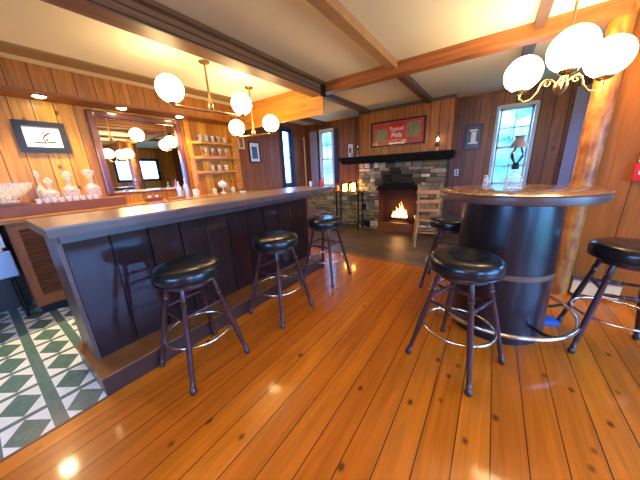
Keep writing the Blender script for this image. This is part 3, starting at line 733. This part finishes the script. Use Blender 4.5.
# curtains by the far window
def drape(name, x, w, z0, z1, y, mat, lab):
    b = MB(); n = 14; pts = []
    for i in range(n + 1): pts.append((x + w * i / n, y + .012 * math.sin(i * 1.9)))
    pts += [(px, py + .008) for px, py in pts[::-1]]
    b.prism(pts, z0, z1); return tag(b.build(name, mat), lab, 'curtain')
drape('curtain', -3.99, .22, .9, 2.25, 5.40, M['lav'], 'pale lavender curtain hanging left of the narrow far window')
o = MB().box(-3.28, -3.18, 5.41, 5.45, .9, 2.25); l = o.build('shutter', M['navy']); tag(l, 'dark navy shutter folded open right of the narrow far window', 'shutter')
o = MB().box(-3.775, -3.735, 5.41, 5.45, .9, 2.25).build('shutter', M['navy']); tag(o, 'narrow dark shutter between the lavender curtain and the far window', 'shutter')
dk = MB().box(WX, WX + .03, 4.90, 5.30, 0, 2.1, bev=.004).build('door_1', M['dark_w']); struct(dk)
sbox('trim_door_edge', M['cream'], WX, WX + .04, 5.30, 5.335, 0, 2.13)

# red wall fixture
ra = empty('fire_alarm', (1.01, MY, 1.18), -PI / 2, 'red box with a white cover on the orange plank wall at the right edge', 'alarm')
MB().box(0, .04, -.05, .06, -.08, .06, bev=.004).build('alarm_box', M['red'], ra)
MB().box(0, .035, -.04, .06, .065, .15, bev=.01).build('alarm_cover', M['white'], ra)
MB().box(.04, .044, -.03, .03, -.03, .0).build('pull_handle', M['white'], ra)

# ------------------------------------------------------------------ bar stools
LEG = [(0, .012), (.01, .019), (.035, .022), (.055, .016), (.07, .013), (.085, .019), (.1, .013), (.16, .015), (.5, .0185), (.82, .0145), (.835, .02), (.85, .0145), (.87, .02), (.885, .013), (.93, .017), (1, .014)]
def make_stool():
    r = empty('bar_stool')
    # seat
    cu = MB().lathe([(0, .662), (.17, .662), (.193, .669), (.204, .692), (.203, .728), (.191, .752), (.16, .765), (.07, .763), (0, .761)], n=48)
    for v in cu.bm.verts:
        for bx_, by_ in ((.07, .07), (-.07, .07), (.07, -.07), (-.07, -.07)):
            d = math.hypot(v.co.x - bx_, v.co.y - by_)
            if v.co.z > .756: v.co.z -= .006 * math.exp(-(d / .03) ** 2)
    seat = cu.build('seat', M['vinyl'], r, True)
    MB().ring((0, 0, .676), .201, .004, 48, 6).ring((0, 0, .738), .2005, .004, 48, 6).build('piping', M['vinyl'], seat, True)
    b = MB()
    for bx_, by_ in ((.07, .07), (-.07, .07), (.07, -.07), (-.07, -.07)): MB.sphere(b, (bx_, by_, .76), .011, 2, sz=.5)
    b.build('buttons', M['vinyl'], seat, True)
    MB().lathe([(0, .625), (.14, .625), (.15, .633), (.15, .662), (0, .662)], n=32).build('seat_base', M['legwood'], r, True)
    top, bot = .10, .212
    def at(z, sx, sy): k = top + (bot - top) * (1 - z / .635); return (sx * k, sy * k, z)
    for sx, sy in ((1, 1), (1, -1), (-1, -1), (-1, 1)):
        MB().turned(at(0, sx, sy), at(.635, sx, sy), LEG, 12).build('leg', M['legwood'], r, True)
    RUNG = [(0, .008), (.22, .012), (.3, .009), (.36, .014), (.4, .009), (.46, .015), (.54, .015), (.6, .009), (.64, .014), (.7, .009), (.78, .012), (1, .008)]
    for a, b_, z in (((1, 1), (1, -1), .47), ((-1, 1), (-1, -1), .47), ((1, 1), (-1, 1), .44), ((1, -1), (-1, -1), .44)):
        MB().turned(at(z, *a), at(z, *b_), RUNG, 10).build('rung', M['legwood'], r, True)
    k = (top + (bot - top) * (1 - .27 / .635)) * 1.414
    MB().ring((0, 0, .27), k - .022, .009, 56, 10).build('foot_ring', M['chrome'], r, True)
    return r
st = make_stool()
for i, (x, y, rz, lab) in enumerate((
        (-1.58, .715, 0, 'round black-seated bar stool nearest the tiled floor, first along the bar'),
        (-1.555, 1.50, 0, 'middle of the three black bar stools along the bar'),
        (-1.58, 2.36, 0, 'farthest of the three black bar stools along the bar, nearest the fireplace'),
        (-.08, 1.655, -.40, 'large black-seated stool in the foreground before the barrel table'),
        (-.31, 2.84, 0, 'black bar stool half hidden behind the barrel table, nearest the wooden chair'),
        (.80, 2.34, 0, 'black bar stool at the right edge by the orange plank wall'))):
    o = st if i == 0 else copy_tree(st)
    o.location = (x, y, 0); o.rotation_euler = (0, 0, rz); tag(o, lab, 'stool', 'bar stools')
    if i >= 0: pass

# ------------------------------------------------------------------ barrel table
tb = empty('barrel_table', (.132, 2.31, 0), 0, 'round wooden pub table standing on a dark barrel with a foot ring', 'table')
MB().lathe([(0, 1.095), (.475, 1.095), (.487, 1.099), (.49, 1.104), (.486, 1.107), (0, 1.107)], n=72).build('table_top', M['tabletop'], tb, True)
MB().lathe([(0, 1.045), (.47, 1.045), (.484, 1.05), (.487, 1.07), (.484, 1.095), (0, 1.095)], n=72).build('table_rim', M['darkedge'], tb, True)
prof = [(0, .0)] + [(.322 - .02 * z + .006 * math.sin(PI * min(1, z / 1.02)), z) for z in [.0, .1, .25, .4, .55, .7, .85, .98, 1.03]] + [(0, 1.045)]
prof[-2] = (.298, 1.045)
b = MB().lathe(prof, n=72); b.build('barrel', M['stave'], tb, True)
for z in (.525,): MB().lathe([(.312, z - .019), (.3225, z - .019), (.3215, z + .019), (.312, z + .019)], n=60).build('hoop', M['copper'], tb, True)
MB().ring((0, 0, .185), .492, .0165, 80, 12).build('foot_ring', M['chrome'], tb, True)
for k in range(5):
    a = k * 2 * PI / 5 + .4
    MB().tube([(.3 * math.cos(a), .3 * math.sin(a), .16), (.42 * math.cos(a), .42 * math.sin(a), .165), (.485 * math.cos(a), .485 * math.sin(a), .185)], .011, 8).build('ring_bracket', M['iron'], tb, True)
o = MB().box(-.06, .06, -.045, .045, 0, .035, bev=.006).build('rodent_box', M['blue']); o.name = 'blue_box'; o.location = (.515, 2.5, 0); o.rotation_euler = (0, 0, .3); tag(o, 'small blue box on the floor inside the table foot ring', 'box')

# oil lamp on the table
tl = empty('hurricane_lamp', (.12, 2.27, 1.107), 0, 'clear glass hurricane lamp with ruffled shade standing on the barrel table', 'lamp')
MB().lathe([(0, 0), (.05, 0), (.056, .008), (.045, .02), (.058, .05), (.06, .075), (.04, .1), (.02, .115), (.014, .14), (0, .14)], n=28).build('oil_font', M['crystal'], tl, True)
MB().lathe([(0, .14), (.022, .14), (.024, .155), (.02, .175), (.014, .185), (0, .185)], n=20).build('burner', M['iron'], tl, True)
MB().tube([(.02, 0, .16), (.04, 0, .16)], .003, 6).build('wick_knob', M['brass'], tl)
MB().lathe([(.018, .185), (.036, .22), (.038, .245), (.022, .285), (.019, .31), (.017, .31), (.02, .285), (.035, .245), (.033, .22), (.015, .185)], n=28)  .build('chimney', M['glass'], tl, True)
MB().lathe([(.055, .285), (.045, .30), (.024, .345), (.035, .362), (.032, .362), (.02, .345), (.042, .302), (.052, .287)], n=10).build('ruffled_shade', M['smoke'], tl, True)
vs_ = MB().lathe([(0, 0), (.022, 0), (.026, .01), (.022, .045), (.014, .065), (.02, .085), (.018, .085), (.011, .065), (0, .03)], n=20).build('glass_vase', M['crystal'], smooth=True)
vs_.location = (-.05, 2.68, 1.107); tag(vs_, 'small pale glass vase near the back left edge of the barrel table', 'vase')

# things on the bar
cd = MB().lathe([(0, 0), (.025, 0), (.042, .022), (.04, .034), (.034, .022), (0, .012)], n=18).build('snack_bowl', M['crystal_y'], smooth=True)
cd.location = (-2.38, 1.86, 1.08); tag(cd, 'little cream bowl at the back edge of the bar top', 'bowl')
bottle('ketchup_bottle', (-2.0, 2.93, 1.08), .13, .022, M['red'], M['white'], 'small red bottle at the far rounded end of the bar')
o = MB().lathe([(0, 0), (.018, 0), (.02, .06), (.014, .075), (0, .08)], n=16).build('salt_shaker', M['white'], smooth=True); o.location = (-2.2, 2.94, 1.08); tag(o, 'white shaker at the far end of the bar left of the red bottle', 'shaker')

# ------------------------------------------------------------------ wooden chairs
def make_chair(mat, label, loc, rz):
    r = empty('wooden_chair', loc, rz, label, 'chair', None)
    P = [(-.2, -.2), (.2, -.2), (.17, .2), (-.17, .2)]
    MB().prism(P, .44, .47).build('seat', mat, r)
    for x in (-.17, .17):
        MB().turned((x * 1.1, -.18, 0), (x, -.16, .45), [(0, .014), (.5, .021), (.8, .014), (1, .018)]).build('leg', mat, r, True)
    for x in (-.15, .15):
        MB().tube([(x * 1.1, .2, 0), (x, .18, .45), (x, .2, .75), (x * 1.05, .25, 1.03)], [.016, .02, .018, .014], 10).build('leg', mat, r, True)
    for z, h_ in ((.6, .05), (.74, .05), (.88, .06)):
        b = MB(); n = 8; yy = .19 + (z - .45) * .09
        pts = [(-.15 + .3 * i / n, yy + .02 * math.sin(PI * i / n)) for i in range(n + 1)]
        pts += [(px, py + .012) for px, py in pts[::-1]]
        b.prism(pts, z, z + h_).build('back_slat', mat, r)
    for y, z in ((-.17, .2), (.19, .25)): MB().turned((-.17, y, z), (.17, y, z), [(0, .009), (.5, .012), (1, .009)]).build('stretcher', mat, r, True)
    for x in (-.17, .17): MB().turned((x, -.17, .16), (x, .19, .16), [(0, .009), (.5, .012), (1, .009)]).build('stretcher', mat, r, True)
    return r
make_chair(M['chair'], 'honey-coloured ladder-back chair between the barrel table and the fireplace', (-.83, 4.29, .002), -2.9)
make_chair(M['redwood'], 'red-brown wooden chair behind the far end of the bar', (-3.0, 4.15, .002), 2.4)

# ------------------------------------------------------------------ lamps
def globe(r, c, rad, mat=None):
    MB().sphere(c, rad, 4).build('globe', mat or M['globe'], r, True)
def arm_tube(b, a, c, sag=.05, r=.007):
    pts = []
    for i in range(9):
        t = i / 8; pts.append((a[0] + (c[0] - a[0]) * t, a[1] + (c[1] - a[1]) * t, a[2] + (c[2] - a[2]) * t - sag * math.sin(PI * t)))
    b.tube(pts, r, 8)
def pendant(loc, zc, offs, label, rad=.1):
    r = empty('globe_pendant', loc, 0, label, 'light fixture', 'globe pendants over the bar')
    MB().turned((0, 0, 0), (0, 0, zc - loc[2]), [(0, .011), (.96, .011), (.97, .05), (1, .055)]).build('stem', M['brass'], r, True)
    MB().lathe([(0, -.05), (.015, -.045), (.028, -.02), (.03, .01), (.02, .035), (.011, .05), (0, .05)], n=20).build('hub', M['brass'], r, True)
    for o_ in offs:
        b = MB(); base = (o_[0], o_[1], o_[2] - rad - .02)
        b.tube([(0, 0, base[2]), (o_[0], o_[1], base[2])], .012, 10).tube([(0, 0, base[2]), (0, 0, .01)], .014, 10)
        b.lathe([(0, 0), (.02, 0), (.035, .02), (.035, .03), (0, .03)], base, 16)
        b.build('arm', M['brass'], r, True)
        globe(r, o_, rad, M['globe_b'])
    return r
pendant((-2.59, 1.75, 2.02), H, [(0, -.40, .08), (0, .42, .09)], 'brass two-globe pendant over the near half of the bar', .118)
pendant((-2.88, 2.57, 1.86), H, [(-.27, -.07, .09), (.28, .07, .09)], 'brass two-globe pendant over the far half of the bar', .108)

ch = empty('globe_chandelier', (.34, 2.80, 1.86), 0, 'brass scroll-arm chandelier with three lit globes above the barrel table', 'chandelier')
MB().turned((0, 0, .05), (0, 0, H - 1.86), [(0, .008), (.95, .008), (.96, .05), (1, .055)]).build('stem', M['brass'], ch, True)
MB().lathe([(0, -.09), (.008, -.085), (.03, -.06), (.045, -.03), (.042, -.005), (.02, .02), (.012, .05), (0, .06)], n=24).build('hub', M['brass'], ch, True)
for ox, oy, oz in ((-.24, .08, .13), (-.015, -.30, .13), (.24, .07, .13)):
    L = math.hypot(ox, oy); ux, uy = ox / L, oy / L; b = MB()
    prof = [(.03, .0), (.06, .035), (.095, .045), (.12, .02), (.135, -.03), (.17, -.075), (.215, -.085), (L, -.055), (L, -.005)]
    b.tube([(ux * s, uy * s, z) for s, z in prof], .0075, 8)
    sc = [(.085 + (.028 - i * .0016) * math.cos(i * .6), .012 + (.028 - i * .0016) * math.sin(i * .6)) for i in range(15)]
    b.tube([(ux * s, uy * s, z) for s, z in sc], .005, 6)
    b.lathe([(0, 0), (.03, 0), (.05, .015), (.052, .025), (0, .025)], (ox, oy, -.015), 20)
    b.build('arm', M['gold'], ch, True)
    globe(ch, (ox, oy, oz), .128)

c2 = copy_tree(ch); c2.location = (.75, -.55, 1.86); tag(c2, 'added second brass three-globe chandelier, unseen behind the viewpoint, brightening the foreground', 'chandelier')  # extra unseen chandelier, added to brighten the foreground floor
pk = None
for i, (y, lab) in enumerate(((.70, 'above the framed sketch'), (1.40, 'above the middle of the mirror'), (2.11, 'above the right end of the mirror'), (-.1, 'left of the framed sketch'))):
    if i == 0:
        pk = empty('recessed_spotlight'); MB().ring((0, 0, 0), .058, .006, 28, 8).build('trim_ring', M['brass'], pk, True)
        MB().lathe([(0, -.018), (.035, -.012), (.054, 0), (0, .003)], n=24).build('lens', M['puck'], pk, True); r = pk
    else: r = copy_tree(pk)
    r.location = (-3.93, y, 2.161); tag(r, 'small lit recessed spotlight under the soffit ' + lab, 'light', 'soffit spotlights')
    ld = bpy.data.lights.new('spot', 'SPOT'); ld.energy = 42; ld.color = (1, .72, .36); ld.spot_size = 2.3; ld.spot_blend = .8; ld.shadow_soft_size = .04
    lo_ = bpy.data.objects.new('spotlight_beam', ld); COL.objects.link(lo_); lo_.location = (-3.93, y, 2.13); lo_.rotation_euler = (0, -.25, 0); lo_['kind'] = 'structure'
# fire light
ld = bpy.data.lights.new('fire', 'POINT'); ld.energy = 1.5; ld.color = (1, .38, .1); ld.shadow_soft_size = .1
lo_ = bpy.data.objects.new('fire_glow', ld); COL.objects.link(lo_); lo_.location = (-1.55, 5.1, .35)

# ------------------------------------------------------------------ outdoors
leaf = plain('leaf_green', (.45, .85, .75), .6, vary=.6, scale=4); leaf2 = plain('pale_leaf', (.6, .9, .85), .6, vary=.5, scale=4)
def tree(x, y, h_, r, mat, label, seed):
    rnd = random.Random(seed); t = empty('garden_tree', (x, y, -.6), 0, label, 'tree', 'trees outside the windows')
    MB().turned((0, 0, 0), (.1, .05, h_ * .7), [(0, .14), (.5, .1), (1, .05)]).build('trunk', M['bark'], t, True)
    b = MB()
    for i in range(110):
        a = rnd.uniform(0, 2 * PI); q = r * rnd.random() ** .5; z = h_ * rnd.uniform(.25, 1.05)
        q *= math.sin(PI * min(.95, max(.08, (z / h_ - .2) / .9)))
        s = rnd.uniform(.25, .5)
        b.sphere((q * math.cos(a), q * math.sin(a), z), s, 2, sz=.8)
    b.build('foliage', mat, t, True)
tree(.3, 9.2, 5.0, 1.3, leaf, 'green tree outside the right-hand far window', 1)
tree(3.4, 11.6, 5.5, 1.5, leaf2, 'pale green tree outside, beyond the window behind the log post', 2)
tree(-6.2, 9.6, 5.2, 1.4, leaf2, 'pale green tree outside the narrow left far window', 3)
g = MB().box(-30, 30, -30, 40, -.7, -.6); struct(g.build('ground_outside', plain('lawn', (.2, .4, .2), .9, vary=.3, scale=1)))

w = bpy.data.worlds.new('sky'); SC.world = w; w.use_nodes = True; nt = w.node_tree; nt.nodes.clear()
out = nt.nodes.new('ShaderNodeOutputWorld'); bg = nt.nodes.new('ShaderNodeBackground')
tc = nt.nodes.new('ShaderNodeTexCoord'); no = nt.nodes.new('ShaderNodeTexNoise'); no.inputs['Scale'].default_value = 3
nt.links.new(tc.outputs['Generated'], no.inputs['Vector'])
c = mixc(nt, no.outputs[0], (.07, .28, 1.0), (.24, .52, 1.0)); nt.links.new(c, bg.inputs[0]); bg.inputs[1].default_value = 13.0
nt.links.new(bg.outputs[0], out.inputs[0])
def portal(loc, rot, sx, sy):
    ld = bpy.data.lights.new('portal', 'AREA'); ld.shape = 'RECTANGLE'; ld.size = sx; ld.size_y = sy; ld.cycles.is_portal = True
    o = bpy.data.objects.new('window_portal', ld); COL.objects.link(o); o.location = loc; o.rotation_euler = rot
for (a, b_, z0, z1) in (EA, EB, EC): portal((EX + .12, (a + b_) / 2, (z0 + z1) / 2), (0, PI / 2, 0), z1 - z0, b_ - a)
portal((WX - .12, 4.67, 1.63), (0, -PI / 2, 0), 1.26, .34)
for (a, b_, z0, z1) in (NA, NB, NC): portal(((a + b_) / 2, NY + .12, (z0 + z1) / 2), (-PI / 2, 0, 0), b_ - a, z1 - z0)
portal(((SA[0] + SA[1]) / 2, SY - .12, 1.45), (PI / 2, 0, 0), 1.8, 1.3)

# ------------------------------------------------------------------ camera
f_, ya, pi_, ro = 243.5, .61507, .27737, .04667
cy, sy, cp, sp = math.cos(ya), math.sin(ya), math.cos(pi_), math.sin(pi_)
F = Vector((-sy * cp, cy * cp, -sp)); R0 = Vector((cy, sy, 0)); D0 = F.cross(R0)
R1 = math.cos(ro) * R0 + math.sin(ro) * D0; D1 = -math.sin(ro) * R0 + math.cos(ro) * D0
cam = bpy.data.cameras.new('camera'); cam.sensor_width = 36; cam.lens = f_ / 640 * 36; cam.clip_start = .02
co_ = bpy.data.objects.new('camera', cam); COL.objects.link(co_)
U1 = -D1; B1 = -F
co_.matrix_world = Matrix(((R1.x, U1.x, B1.x, 0), (R1.y, U1.y, B1.y, 0), (R1.z, U1.z, B1.z, 1.3), (0, 0, 0, 1)))
SC.camera = co_
SC.view_settings.view_transform = 'Standard'; SC.view_settings.look = 'None'; SC.view_settings.exposure = 0.9; SC.view_settings.gamma = 1; SC.view_settings.use_curve_mapping = False
SC.cycles.max_bounces = 8; SC.cycles.diffuse_bounces = 4; SC.cycles.glossy_bounces = 4; SC.cycles.transparent_max_bounces = 12; SC.cycles.sample_clamp_indirect = 8
SC.cycles.caustics_reflective = False; SC.cycles.caustics_refractive = False
